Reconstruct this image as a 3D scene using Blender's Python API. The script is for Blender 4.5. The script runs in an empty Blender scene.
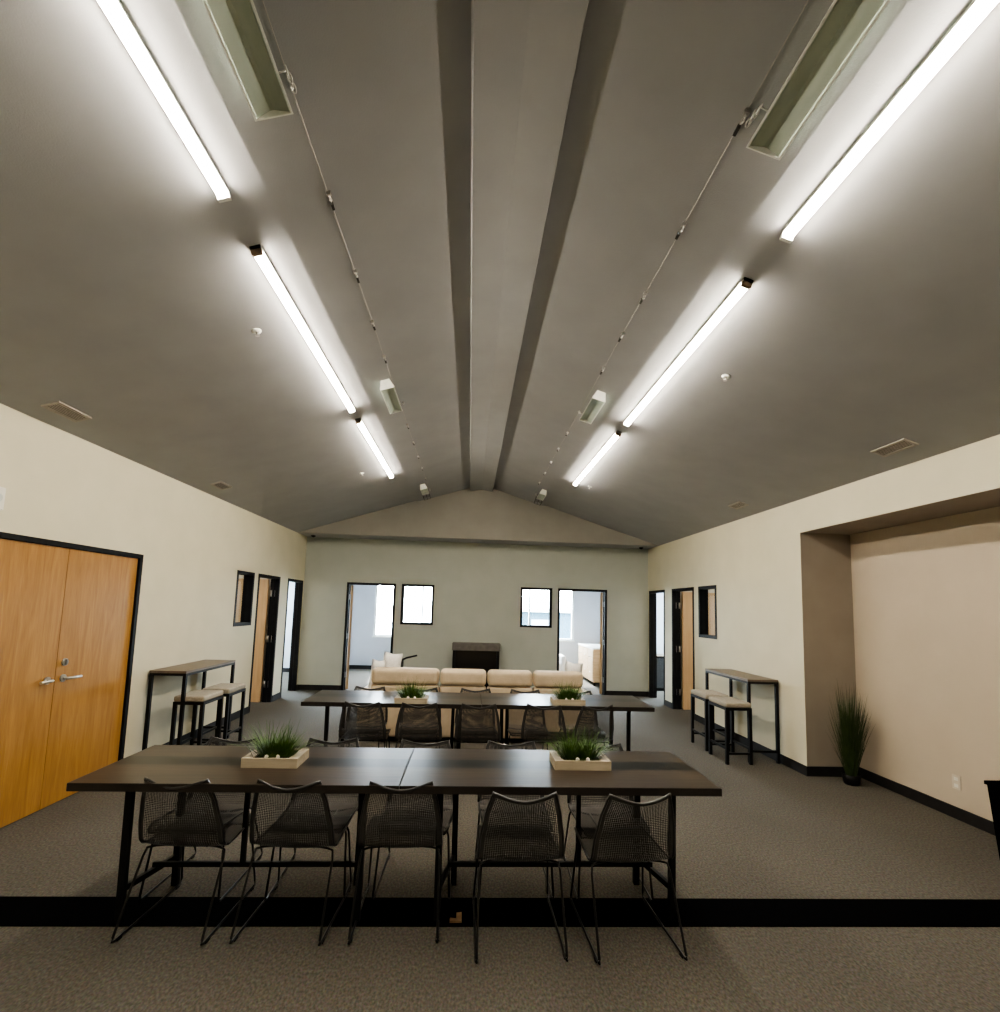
import bpy, bmesh, math, random
from mathutils import Vector, Matrix
random.seed(7)
PI = math.pi
S = bpy.context.scene
COL = S.collection

# ------------------------------------------------------------------ dimensions (metres)
XL, XR = -3.318, 3.683          # side walls of the hall
YB, YG = 10.198, 9.61           # end wall, gable face
YR = -3.0                       # wall behind the photographer
HC = 3.017                      # side wall height
RX = 0.15                       # ridge line
APEX = 4.13
SLO = (APEX - HC) / (XR - RX)
SLL = (APEX - HC) / (RX - XL)
WT = 0.13                       # wall thickness
NX, NY, NH = 4.271, 5.366, 2.641  # recess in the right wall
DH = 2.13                       # door head

def zc(x, layer=0):
    """underside of the ceiling: outer plane, inner layer 3 cm lower, ridge casing lower again"""
    z = APEX - (SLO * (x - RX) if x > RX else SLL * (RX - x))
    return z - (0, .03, .105)[layer]

# ------------------------------------------------------------------ materials
def new_mat(name):
    m = bpy.data.materials.new(name); m.use_nodes = True
    nt = m.node_tree
    return m, nt, nt.nodes['Principled BSDF']

def noise_mat(name, c1, c2, scale=40, rough=.8, bump=.0, bscale=None, metallic=0, stretch=(1, 1, 1), detail=4, spec=.5, dist=.01):
    m, nt, b = new_mat(name)
    tc = nt.nodes.new('ShaderNodeTexCoord'); mp = nt.nodes.new('ShaderNodeMapping')
    mp.inputs['Scale'].default_value = stretch
    nt.links.new(tc.outputs['Object'], mp.inputs['Vector'])
    n = nt.nodes.new('ShaderNodeTexNoise'); n.inputs['Scale'].default_value = scale; n.inputs['Detail'].default_value = detail
    nt.links.new(mp.outputs[0], n.inputs['Vector'])
    r = nt.nodes.new('ShaderNodeValToRGB')
    r.color_ramp.elements[0].position = .3; r.color_ramp.elements[1].position = .7
    r.color_ramp.elements[0].color = (*c1, 1); r.color_ramp.elements[1].color = (*c2, 1)
    nt.links.new(n.outputs['Fac'], r.inputs[0]); nt.links.new(r.outputs[0], b.inputs['Base Color'])
    b.inputs['Roughness'].default_value = rough; b.inputs['Metallic'].default_value = metallic
    b.inputs['Specular IOR Level'].default_value = spec
    if bump:
        n2 = nt.nodes.new('ShaderNodeTexNoise'); n2.inputs['Scale'].default_value = bscale or scale; n2.inputs['Detail'].default_value = 3
        nt.links.new(mp.outputs[0], n2.inputs['Vector'])
        bp = nt.nodes.new('ShaderNodeBump'); bp.inputs['Strength'].default_value = bump; bp.inputs['Distance'].default_value = dist
        nt.links.new(n2.outputs['Fac'], bp.inputs['Height']); nt.links.new(bp.outputs[0], b.inputs['Normal'])
    return m

def emit_mat(name, col, strength):
    m = bpy.data.materials.new(name); m.use_nodes = True
    nt = m.node_tree; nt.nodes.clear()
    e = nt.nodes.new('ShaderNodeEmission'); o = nt.nodes.new('ShaderNodeOutputMaterial')
    e.inputs[0].default_value = (*col, 1); e.inputs[1].default_value = strength
    nt.links.new(e.outputs[0], o.inputs[0])
    return m

def glass_mat(name):
    m = bpy.data.materials.new(name); m.use_nodes = True
    nt = m.node_tree; nt.nodes.clear()
    t = nt.nodes.new('ShaderNodeBsdfTransparent'); g = nt.nodes.new('ShaderNodeBsdfGlossy')
    t.inputs[0].default_value = (.93, .95, .95, 1); g.inputs['Roughness'].default_value = .03
    lw = nt.nodes.new('ShaderNodeLayerWeight'); lw.inputs[0].default_value = .5
    pw = nt.nodes.new('ShaderNodeMath'); pw.operation = 'POWER'; pw.inputs[1].default_value = 5
    f = nt.nodes.new('ShaderNodeMath'); f.operation = 'MULTIPLY_ADD'; f.inputs[1].default_value = .9; f.inputs[2].default_value = .04
    nt.links.new(lw.outputs['Facing'], pw.inputs[0]); nt.links.new(pw.outputs[0], f.inputs[0])
    x = nt.nodes.new('ShaderNodeMixShader'); o = nt.nodes.new('ShaderNodeOutputMaterial')
    nt.links.new(f.outputs[0], x.inputs[0]); nt.links.new(t.outputs[0], x.inputs[1]); nt.links.new(g.outputs[0], x.inputs[2])
    nt.links.new(x.outputs[0], o.inputs[0])
    return m

def carpet_mat():
    m, nt, b = new_mat('carpet_tile')
    tc = nt.nodes.new('ShaderNodeTexCoord')
    mp = nt.nodes.new('ShaderNodeMapping'); mp.inputs['Scale'].default_value = (1.6, 1, 1)
    nt.links.new(tc.outputs['Object'], mp.inputs[0])
    v = nt.nodes.new('ShaderNodeTexVoronoi'); v.inputs['Scale'].default_value = 95
    n = nt.nodes.new('ShaderNodeTexNoise'); n.inputs['Scale'].default_value = 55; n.inputs['Detail'].default_value = 6
    n3 = nt.nodes.new('ShaderNodeTexNoise'); n3.inputs['Scale'].default_value = 1.3; n3.inputs['Detail'].default_value = 3
    for q in (v, n): nt.links.new(mp.outputs[0], q.inputs['Vector'])
    nt.links.new(tc.outputs['Object'], n3.inputs['Vector'])
    r = nt.nodes.new('ShaderNodeValToRGB')
    e = r.color_ramp.elements; e[0].position = .33; e[0].color = (.058, .052, .043, 1); e[1].position = .68; e[1].color = (.205, .186, .155, 1)
    nt.links.new(n.outputs['Fac'], r.inputs[0])
    mx = nt.nodes.new('ShaderNodeMixRGB'); mx.blend_type = 'MULTIPLY'; mx.inputs[0].default_value = .35
    nt.links.new(r.outputs[0], mx.inputs[1]); nt.links.new(v.outputs['Color'], mx.inputs[2])
    hs = nt.nodes.new('ShaderNodeMixRGB'); hs.blend_type = 'MULTIPLY'; hs.inputs[0].default_value = .35
    nt.links.new(mx.outputs[0], hs.inputs[1]); nt.links.new(n3.outputs['Fac'], hs.inputs[2])
    g = nt.nodes.new('ShaderNodeMixRGB'); g.blend_type = 'MIX'; g.inputs[0].default_value = .35
    g.inputs[2].default_value = (.128, .120, .106, 1)
    nt.links.new(hs.outputs[0], g.inputs[1])
    nt.links.new(g.outputs[0], b.inputs['Base Color'])
    b.inputs['Roughness'].default_value = .95; b.inputs['Specular IOR Level'].default_value = .15
    bp = nt.nodes.new('ShaderNodeBump'); bp.inputs['Strength'].default_value = .6; bp.inputs['Distance'].default_value = .004
    nt.links.new(n.outputs['Fac'], bp.inputs['Height']); nt.links.new(bp.outputs[0], b.inputs['Normal'])
    return m

def plank_mat(name='table_laminate'):
    """dark walnut laminate boards running along x; one charcoal board along the middle"""
    m, nt, b = new_mat(name)
    tc = nt.nodes.new('ShaderNodeTexCoord')
    sp = nt.nodes.new('ShaderNodeSeparateXYZ'); nt.links.new(tc.outputs['Object'], sp.inputs[0])
    mp = nt.nodes.new('ShaderNodeMapping'); mp.inputs['Scale'].default_value = (1.2, 26, 1)
    nt.links.new(tc.outputs['Object'], mp.inputs[0])
    n = nt.nodes.new('ShaderNodeTexNoise'); n.inputs['Scale'].default_value = 2.5; n.inputs['Detail'].default_value = 6
    nt.links.new(mp.outputs[0], n.inputs['Vector'])
    r = nt.nodes.new('ShaderNodeValToRGB'); e = r.color_ramp.elements
    e[0].position = .3; e[0].color = (.017, .0125, .0095, 1); e[1].position = .72; e[1].color = (.048, .036, .027, 1)
    nt.links.new(n.outputs['Fac'], r.inputs[0])
    # board bands by y (object centre = 0)
    bands = nt.nodes.new('ShaderNodeValToRGB'); bands.color_ramp.interpolation = 'CONSTANT'
    mr = nt.nodes.new('ShaderNodeMapRange'); mr.inputs['From Min'].default_value = -.35; mr.inputs['From Max'].default_value = .35
    nt.links.new(sp.outputs['Y'], mr.inputs['Value']); nt.links.new(mr.outputs[0], bands.inputs[0])
    cr = bands.color_ramp; cr.elements[0].position = 0; cr.elements[0].color = (.95, .95, .95, 1)
    cr.elements[1].position = .22; cr.elements[1].color = (1.25, 1.2, 1.1, 1)
    for p, c in ((.40, (.8, .8, .8)), (.44, (.03, .05, .05)), (.66, (1.05, 1.0, .95)), (.84, (.85, .85, .85))):
        q = cr.elements.new(p); q.color = (*c, 1)
    mx = nt.nodes.new('ShaderNodeMixRGB'); mx.blend_type = 'MULTIPLY'; mx.inputs[0].default_value = 1
    nt.links.new(r.outputs[0], mx.inputs[1]); nt.links.new(bands.outputs[0], mx.inputs[2])
    nt.links.new(mx.outputs[0], b.inputs['Base Color'])
    b.inputs['Roughness'].default_value = .28; b.inputs['Specular IOR Level'].default_value = .24
    return m

def door_wood():
    m, nt, b = new_mat('honey_veneer')
    tc = nt.nodes.new('ShaderNodeTexCoord')
    mp = nt.nodes.new('ShaderNodeMapping'); mp.inputs['Scale'].default_value = (6, 6, .55)
    nt.links.new(tc.outputs['Object'], mp.inputs[0])
    n = nt.nodes.new('ShaderNodeTexNoise'); n.inputs['Scale'].default_value = 2.2; n.inputs['Detail'].default_value = 8; n.inputs['Distortion'].default_value = 1.2
    nt.links.new(mp.outputs[0], n.inputs['Vector'])
    mp2 = nt.nodes.new('ShaderNodeMapping'); mp2.inputs['Scale'].default_value = (60, 60, 2)
    nt.links.new(tc.outputs['Object'], mp2.inputs[0])
    n2 = nt.nodes.new('ShaderNodeTexNoise'); n2.inputs['Scale'].default_value = 3; n2.inputs['Detail'].default_value = 4
    nt.links.new(mp2.outputs[0], n2.inputs['Vector'])
    r = nt.nodes.new('ShaderNodeValToRGB'); e = r.color_ramp.elements
    e[0].position = .28; e[0].color = (.30, .145, .034, 1); e[1].position = .75; e[1].color = (.45, .25, .075, 1)
    nt.links.new(n.outputs['Fac'], r.inputs[0])
    r2 = nt.nodes.new('ShaderNodeValToRGB'); e = r2.color_ramp.elements
    e[0].position = .3; e[0].color = (.78, .74, .7, 1); e[1].position = .6; e[1].color = (1, 1, 1, 1)
    nt.links.new(n2.outputs['Fac'], r2.inputs[0])
    mx = nt.nodes.new('ShaderNodeMixRGB'); mx.blend_type = 'MULTIPLY'; mx.inputs[0].default_value = .8
    nt.links.new(r.outputs[0], mx.inputs[1]); nt.links.new(r2.outputs[0], mx.inputs[2])
    nt.links.new(mx.outputs[0], b.inputs['Base Color'])
    b.inputs['Roughness'].default_value = .45
    return m

M = dict(
    wall=noise_mat('wall_paint', (.63, .60, .455), (.67, .635, .485), 3, .75, .25, 170, dist=.004),
    niche=noise_mat('recess_shade_tint', (.53, .455, .36), (.56, .485, .385), 3, .75, .25, 170, dist=.004),  # pinker, darker colour carries the shading inside the recess
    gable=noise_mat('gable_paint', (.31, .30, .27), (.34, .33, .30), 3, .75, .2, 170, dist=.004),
    reveal=noise_mat('reveal_painted_shade', (.30, .26, .22), (.33, .29, .245), 3, .8, .25, 170, dist=.004),  # shade painted in: darker copy of the recess colour for sides and top
    back=noise_mat('end_wall_paint', (.445, .475, .435), (.475, .505, .465), 3, .75, .2, 170, dist=.004),
    ceil=noise_mat('ceiling_paint', (.330, .337, .345), (.360, .367, .375), 3, .8, .18, 150, dist=.004),
    cool=noise_mat('cool_room_paint', (.50, .52, .55), (.54, .56, .59), 2, .8),
    creamroom=noise_mat('cream_room_paint', (.60, .57, .48), (.64, .60, .52), 2, .8),
    carpet=carpet_mat(),
    plank=plank_mat(),
    edge=noise_mat('table_edge_band', (.012, .009, .008), (.02, .015, .012), 30, .45, stretch=(1, 10, 10)),
    door=door_wood(),
    palewood=noise_mat('pale_maple', (.48, .32, .17), (.56, .39, .22), 3, .5, stretch=(8, 8, .6)),
    planter=noise_mat('whitewashed_wood', (.34, .29, .21), (.47, .41, .31), 6, .7, stretch=(1, 6, 6)),
    dresser=noise_mat('light_oak', (.50, .35, .20), (.60, .44, .27), 5, .55, stretch=(1, 1, 8)),
    black=noise_mat('black_metal', (.003, .003, .0035), (.006, .006, .0065), 20, .5, spec=.25),
    frame=noise_mat('black_door_frame', (.003, .0035, .005), (.006, .0065, .009), 12, .6, spec=.2),
    strip=noise_mat('black_floor_strip', (.0008, .0008, .0009), (.0018, .0018, .002), 60, .9, spec=.02),
    base=noise_mat('charcoal_cove_base', (.013, .0125, .013), (.019, .018, .019), 12, .6, spec=.3),
    mesh=noise_mat('charcoal_plastic', (.036, .035, .035), (.052, .050, .049), 30, .5),
    rim=noise_mat('charcoal_rim', (.03, .03, .031), (.045, .045, .047), 30, .32),
    rod=noise_mat('dark_steel_rod', (.010, .010, .011), (.02, .02, .021), 30, .3, metallic=.4),
    chrome=noise_mat('brushed_nickel', (.55, .54, .52), (.68, .67, .65), 60, .28, metallic=1),
    whitemetal=noise_mat('white_enamel', (.62, .64, .60), (.70, .72, .68), 30, .4),
    oldmetal=noise_mat('aged_greenish_enamel', (.40, .47, .41), (.50, .57, .50), 14, .4, stretch=(1, .3, 1)),
    darkslot=noise_mat('vent_dark', (.03, .028, .025), (.05, .045, .04), 30, .7),
    ventframe=noise_mat('vent_enamel', (.34, .31, .28), (.40, .37, .33), 30, .5),
    cap=noise_mat('bronze_end_cap', (.10, .07, .045), (.16, .11, .07), 30, .5),
    plastic=noise_mat('ivory_plastic', (.60, .54, .45), (.66, .60, .5), 20, .45),
    offwhite=noise_mat('off_white_plastic', (.74, .72, .66), (.8, .78, .72), 20, .45),
    sofa=noise_mat('tan_leather', (.52, .42, .30), (.62, .51, .37), 8, .6, .3, 60),
    sofadark=noise_mat('sofa_seam_fabric', (.10, .075, .05), (.13, .10, .07), 20, .8),
    pillow=noise_mat('white_fleece', (.72, .71, .70), (.85, .84, .82), 60, .9, .8, 120),
    cushion=noise_mat('beige_upholstery', (.30, .27, .215), (.37, .335, .27), 50, .85, .2, 200),
    bartop=noise_mat('taupe_laminate', (.12, .092, .07), (.17, .135, .10), 4, .42, stretch=(20, 1, 1)),
    soil=noise_mat('dark_soil', (.006, .006, .004), (.02, .018, .012), 80, .9),
    stone=noise_mat('white_pebble', (.7, .68, .62), (.8, .78, .74), 20, .6),
    grass=noise_mat('fresh_green_blade', (.028, .075, .010), (.10, .185, .032), 9, .5, stretch=(3, 3, 1)),
    grassdark=noise_mat('deep_green_blade', (.014, .030, .008), (.050, .082, .020), 7, .55, stretch=(3, 3, 1)),
    greyband=noise_mat('grey_stone', (.11, .10, .095), (.15, .14, .13), 15, .6),
    blackglass=noise_mat('black_glass', (.004, .004, .005), (.007, .007, .008), 5, .15),
    scrap=noise_mat('tan_paper', (.20, .12, .06), (.27, .17, .09), 20, .8),
    outground=noise_mat('pale_concrete', (.16, .18, .20), (.20, .22, .24), 2, .9),
    outblue=noise_mat('teal_siding', (.007, .028, .040), (.012, .038, .055), 3, .8),
    glass=glass_mat('clear_glass'),
    tube=emit_mat('lit_tube', (1.0, .89, .73), 42),
    panel=emit_mat('added_daylight_panel', (.70, .86, 1.0), 40),  # glow of the added far-room panels, in place of daylight
    panelwarm=emit_mat('added_warm_panel', (1.0, .95, .85), 12),
)

# ------------------------------------------------------------------ mesh helpers
class MB:
    def __init__(s): s.bm = bmesh.new()
    def box(s, x0, x1, y0, y1, z0, z1, mat=0):
        vs = [s.bm.verts.new((x, y, z)) for z in (z0, z1) for y in (y0, y1) for x in (x0, x1)]
        for q in ((0, 2, 3, 1), (4, 5, 7, 6), (0, 1, 5, 4), (2, 6, 7, 3), (0, 4, 6, 2), (1, 3, 7, 5)):
            f = s.bm.faces.new([vs[i] for i in q]); f.material_index = mat
        return s
    def tube(s, pts, r, seg=8, closed=False, flat=None):
        pts = [Vector(p) for p in pts]; rings = []
        n = len(pts)
        for i, p in enumerate(pts):
            if closed: d = pts[(i + 1) % n] - pts[i - 1]
            else: d = pts[min(i + 1, n - 1)] - pts[max(i - 1, 0)]
            d.normalize()
            up = Vector((0, 0, 1)) if abs(d.z) < .9 else Vector((0, 1, 0))
            a = d.cross(up).normalized(); b = d.cross(a).normalized()
            rr = r[i] if isinstance(r, (list, tuple)) else r
            rings.append([s.bm.verts.new(p + a * rr * math.cos(2 * PI * k / seg) + b * rr * math.sin(2 * PI * k / seg)) for k in range(seg)])
        m = n if closed else n - 1
        for i in range(m):
            A, B = rings[i], rings[(i + 1) % n]
            for k in range(seg):
                f = s.bm.faces.new((A[k], A[(k + 1) % seg], B[(k + 1) % seg], B[k])); f.smooth = True
        if not closed:
            s.bm.faces.new(rings[0]); s.bm.faces.new(rings[-1][::-1])
        return s
    def bar(s, p0, p1, w, h=None):
        """square section bar"""
        h = h or w
        p0, p1 = Vector(p0), Vector(p1); d = (p1 - p0).normalized()
        up = Vector((0, 0, 1)) if abs(d.z) < .9 else Vector((0, 1, 0))
        a = d.cross(up).normalized(); b = d.cross(a).normalized()
        v = [s.bm.verts.new(p + a * w / 2 * i + b * h / 2 * j) for p in (p0, p1) for i, j in ((-1, -1), (1, -1), (1, 1), (-1, 1))]
        for q in ((0, 3, 2, 1), (4, 5, 6, 7), (0, 1, 5, 4), (1, 2, 6, 5), (2, 3, 7, 6), (3, 0, 4, 7)):
            s.bm.faces.new([v[i] for i in q])
        return s
    def prism(s, poly, y0, y1):
        """polygon in xz extruded along y"""
        a = [s.bm.verts.new((x, y0, z)) for x, z in poly]; b = [s.bm.verts.new((x, y1, z)) for x, z in poly]
        n = len(poly)
        s.bm.faces.new(a); s.bm.faces.new(b[::-1])
        for i in range(n): s.bm.faces.new((a[i], b[i], b[(i + 1) % n], a[(i + 1) % n]))
        return s
    def lathe(s, prof, seg=20, c=(0, 0, 0)):
        rings = [[s.bm.verts.new((c[0] + r * math.cos(2 * PI * k / seg), c[1] + r * math.sin(2 * PI * k / seg), c[2] + z)) for k in range(seg)] for r, z in prof]
        for A, B in zip(rings, rings[1:]):
            for k in range(seg):
                f = s.bm.faces.new((A[k], A[(k + 1) % seg], B[(k + 1) % seg], B[k])); f.smooth = True
        s.bm.faces.new(rings[0][::-1]); s.bm.faces.new(rings[-1])
        return s
    def blade(s, base, tip, w, bend, n=5):
        base, tip = Vector(base), Vector(tip)
        d = tip - base; side = Vector((-bend.y, bend.x, 0))
        if side.length < 1e-5: side = Vector((1, 0, 0))
        side.normalize(); prev = None
        for i in range(n + 1):
            t = i / n
            p = base + d * t + bend * (t * t) - Vector((0, 0, 1)) * (bend.length * .5 * t * t)
            ww = w * (1 - t) ** .7 * .5 + .0004
            cur = (s.bm.verts.new(p - side * ww), s.bm.verts.new(p + side * ww))
            if prev: s.bm.faces.new((prev[0], prev[1], cur[1], cur[0]))
            prev = cur
        return s
    def build(s, name, mat, parent=None, bevel=0, bseg=2, recalc=True, smooth=False, subsurf=0):
        if recalc: bmesh.ops.recalc_face_normals(s.bm, faces=s.bm.faces)
        me = bpy.data.meshes.new(name); s.bm.to_mesh(me); s.bm.free()
        if smooth:
            for p in me.polygons: p.use_smooth = True
        o = bpy.data.objects.new(name, me); COL.objects.link(o)
        for mm in (mat if isinstance(mat, (list, tuple)) else [mat]): me.materials.append(mm)
        if parent: o.parent = parent
        if bevel:
            b = o.modifiers.new('bevel', 'BEVEL'); b.width = bevel; b.segments = bseg; b.limit_method = 'ANGLE'
        if subsurf:
            b = o.modifiers.new('sub', 'SUBSURF'); b.levels = subsurf; b.render_levels = subsurf
        return o

def tag(o, label=None, cat=None, group=None, kind=None):
    if label: o['label'] = label
    if cat: o['category'] = cat
    if group: o['group'] = group
    if kind: o['kind'] = kind
    return o

def empty(name, loc=(0, 0, 0), rz=0, parent=None):
    o = bpy.data.objects.new(name, None); COL.objects.link(o)
    o.location = loc; o.rotation_euler = (0, 0, rz); o.empty_display_size = .1
    if parent: o.parent = parent
    return o

def children(o): return [c for c in bpy.data.objects if c.parent == o]
def copy_tree(o, parent=None):
    c = o.copy(); COL.objects.link(c); c.parent = parent
    for ch in children(o): copy_tree(ch, c)
    return c

def struct(name, mb, mat, parent=None, label=None, cat=None, **k):
    o = mb.build(name, mat, parent, **k)
    if parent is None: tag(o, label or name.replace('_', ' '), cat or 'room shell', kind='structure')
    return o

# ------------------------------------------------------------------ room shell
def wall_slab(s0, s1, z1, openings):
    """list of (s0,s1,z0,z1) rectangles left over when openings are cut"""
    out = []; cur = s0
    for a, b, za, zb in sorted(openings):
        if a > cur: out.append((cur, a, 0, z1))
        if za > 0: out.append((a, b, 0, za))
        if zb < z1: out.append((a, b, zb, z1))
        cur = b
    if cur < s1: out.append((cur, s1, 0, z1))
    return out

OPEN_L = [(3.42, 5.24, 0, DH), (7.31, 7.88, 1.33, DH), (8.03, 8.93, 0, DH), (9.31, 10.13, 0, DH)]
OPEN_R = [(0.5, NY, 0, NH), (7.30, 7.89, 1.33, 2.14), (8.06, 8.96, 0, 2.14), (9.30, 10.12, 0, 2.14)]
OPEN_B = [(-2.47, -1.50, 0, DH), (-1.38, -.73, 1.32, DH), (1.03, 1.68, 1.33, 2.14), (1.80, 2.82, 0, 2.14)]

mb = MB()
for a, b, c, d in wall_slab(YR, 13.6, HC + .02, OPEN_L): mb.box(XL - WT, XL, a, b, c, d)
struct('wall_left', mb, M['wall'], label='long cream painted wall on the left side', cat='wall')
mb = MB()
for a, b, c, d in wall_slab(YR, 13.6, HC + .02, OPEN_R): mb.box(XR, XR + WT, a, b, c, d)
struct('wall_right', mb, M['wall'], label='long cream painted wall on the right side', cat='wall')
mb = MB()
for a, b, c, d in wall_slab(XL, XR, HC, OPEN_B): mb.box(a, b, YB, YB + WT, c, d)
struct('wall_back', mb, M['back'], label='end wall with two doorways and two small windows', cat='wall')
mb = MB()   # recess lining: back, far end, near end, top
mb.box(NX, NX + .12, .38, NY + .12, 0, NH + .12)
struct('wall_recess', mb, M['niche'], label='shade-tinted back wall of the recess in the right wall', cat='wall')
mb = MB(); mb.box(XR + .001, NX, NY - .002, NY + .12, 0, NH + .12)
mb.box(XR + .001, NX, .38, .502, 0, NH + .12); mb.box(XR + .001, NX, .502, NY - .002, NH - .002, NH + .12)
struct('wall_recess_reveal', mb, M['reveal'], label='side and top faces of the recess with shade painted in', cat='wall')
def gable_poly(z0):
    return [(XL, z0), (XR, z0), (XR, HC + .02), (RX, APEX + .02), (XL, HC + .02)]
struct('wall_front', MB().prism(gable_poly(0), YR - .15, YR), M['wall'], label='wall behind the viewer', cat='wall')
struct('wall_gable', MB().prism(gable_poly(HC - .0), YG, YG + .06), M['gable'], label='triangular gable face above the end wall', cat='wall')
struct('ceiling_soffit', MB().box(XL, XR, YG + .06, YB, HC, HC + .08), M['ceil'], label='flat soffit strip under the gable', cat='ceiling')

# ceiling: outer planes, inner layer, ridge casing in one profile
c1, c2 = 1.22, .225
prof = [(XL - WT, zc(XL - WT)), (RX - c1, zc(RX - c1)), (RX - c1, zc(RX - c1, 1)), (RX - c2, zc(RX - c2, 1)),
        (RX - c2 + .012, zc(RX - c2, 2) + .004), (RX, zc(RX, 2) - .028), (RX + c2 - .012, zc(RX + c2, 2) + .004), (RX + c2, zc(RX + c2, 1)),
        (RX + c1, zc(RX + c1, 1)), (RX + c1, zc(RX + c1)), (XR + WT, zc(XR + WT)),
        (XR + WT, zc(XR + WT) + .2), (RX, APEX + .2), (XL - WT, zc(XL - WT) + .2)]
struct('ceiling', MB().prism(prof, YR - .15, YG + .06), M['ceil'], label='taupe vaulted ceiling with a ridge casing', cat='ceiling')
struct('floor', MB().box(-6.4, 6.8, YR - .15, 13.75, -.12, 0), M['carpet'], label='grey brown flecked carpet', cat='floor')
# black strip set across the carpet
mb = MB()
v = [mb.bm.verts.new(p) for p in ((XL + .001, 2.89, .0), (NX - .001, 2.80, 0), (NX - .001, 3.062, 0), (XL + .001, 3.152, 0),
                                  (XL + .001, 2.89, .004), (NX - .001, 2.80, .004), (NX - .001, 3.062, .004), (XL + .001, 3.152, .004))]
for q in ((0, 3, 2, 1), (4, 5, 6, 7), (0, 1, 5, 4), (1, 2, 6, 5), (2, 3, 7, 6), (3, 0, 4, 7)): mb.bm.faces.new([v[i] for i in q])
struct('trim_1', mb, M['strip'], label='wide flat black strip crossing the carpet under the front table', cat='floor strip')

# baseboards
BH, BT = .10, .014
def cut(a, b, ops):
    out = []; cur = a
    for x, y in sorted(ops):
        if x > cur: out.append((cur, x))
        cur = max(cur, y)
    if cur < b: out.append((cur, b))
    return out
mb = MB()
for a, b in cut(YR, YB, [(3.42, 5.24), (8.03, 8.93), (9.31, 10.13)]): mb.box(XL, XL + BT, a, b, .0, BH)
struct('baseboard_left', mb, M['base'], label='charcoal baseboard along the left wall', cat='baseboard')
mb = MB()
for a, b in cut(YR, YB, [(.5, NY), (8.06, 8.96), (9.30, 10.12)]): mb.box(XR - BT, XR, a, b, 0, BH)
mb.box(XR - BT, NX - BT, NY - .002 - BT, NY - .002, 0, BH); mb.box(NX - BT, NX, .5, NY, 0, BH)
struct('baseboard_right', mb, M['base'], label='charcoal baseboard along the right wall and recess', cat='baseboard')
mb = MB()
for a, b in cut(XL, XR, [(-2.47, -1.50), (1.80, 2.82)]): mb.box(a, b, YB - BT, YB, 0, BH)
struct('baseboard_back', mb, M['base'], label='charcoal baseboard along the end wall', cat='baseboard')

struct('wall_light_stop', MB().box(XL - WT - .05, XL - WT - .012, 3.2, 5.45, 0, 2.4), M['creamroom'], label='unseen panel added behind the double door to stop light', cat='wall')  # unseen sheet added to stop sky light leaking under the door
# rooms beyond
RH = 2.75
YF = 13.6   # far outer wall
WIN = [(-2.53, -.85, .87, 2.4), (1.20, 2.84, .88, 2.4)]
mb = MB()
for a, b, c, d in wall_slab(XL, XR, RH, WIN): mb.box(a, b, YF, YF + WT, c, d)
struct('wall_outer_back', mb, M['cool'], label='cool grey outer wall of the room behind', cat='wall')
struct('ceiling_back_room', MB().box(XL, XR, YB + WT, YF, RH, RH + .1), M['cool'], label='ceiling of the room behind', cat='ceiling')
struct('baseboard_back_room', MB().box(XL, XR, YF - BT, YF, 0, BH), M['base'], label='charcoal baseboard in the room behind', cat='baseboard')
# end-wall lining on the far side is cool paint
mb = MB()
for a, b, c, d in wall_slab(XL, XR, RH, OPEN_B): mb.box(a, b, YB + WT, YB + WT + .01, c, d)
mb.box(XL, XL + .01, YB + WT + .01, YF, 0, RH); mb.box(XR - .01, XR, YB + WT + .01, YF, 0, RH)
struct('wall_back_lining', mb, M['cool'], label='cool grey side walls of the room behind', cat='wall')
for sgn, nm in ((-1, 'left'), (1, 'right')):
    xi = (XL - WT) if sgn < 0 else (XR + WT); xo = xi + sgn * 2.6
    a, b = min(xi, xo), max(xi, xo)
    mb = MB(); mb.box(min(xo, xo + sgn * .1), max(xo, xo + sgn * .1), 6.5, 9.12, 0, RH); mb.box(a, b, 6.4, 6.5, 0, RH); mb.box(a, b, 9.06, 9.12, 0, RH)
    struct('wall_side_room_' + nm, mb, M['creamroom'], label='walls of the near side room on the ' + nm, cat='wall')
    mb = MB(); mb.box(min(xo, xo + sgn * .1), max(xo, xo + sgn * .1), 9.12, 12.8, 0, RH); mb.box(a, b, 12.7, 12.8, 0, RH); mb.box(a, b, 9.12, 9.18, 0, RH)
    struct('wall_far_side_room_' + nm, mb, M['cool'], label='walls of the far side room on the ' + nm, cat='wall')
    struct('ceiling_side_room_' + nm, MB().box(a, b, 6.4, 12.8, RH, RH + .1), M['cool'], label='ceiling of the side rooms on the ' + nm, cat='ceiling')
    struct('baseboard_side_room_' + nm, MB().box(a, b, 12.7 - BT, 12.7, 0, BH), M['base'], label='charcoal baseboard in the far side room on the ' + nm, cat='baseboard')
    for yy, w, mt, word in ((7.7, .3, 'panelwarm', 'near'), (10.9, .5, 'panel', 'far')):  # unseen panels added to light the side rooms; far ones stand for daylight
        t = empty('added_panel_light', (xi + sgn * 1.2, yy, RH)); tag(t, 'added unseen light panel inside the %s side room on the %s' % (word, nm), 'ceiling light')
        MB().box(-w - .03, w + .03, -w - .03, w + .03, -.03, 0).build('housing', M['whitemetal'], t)
        MB().box(-w, w, -w, w, -.036, -.0301).build('diffuser', M[mt], t)

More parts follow.
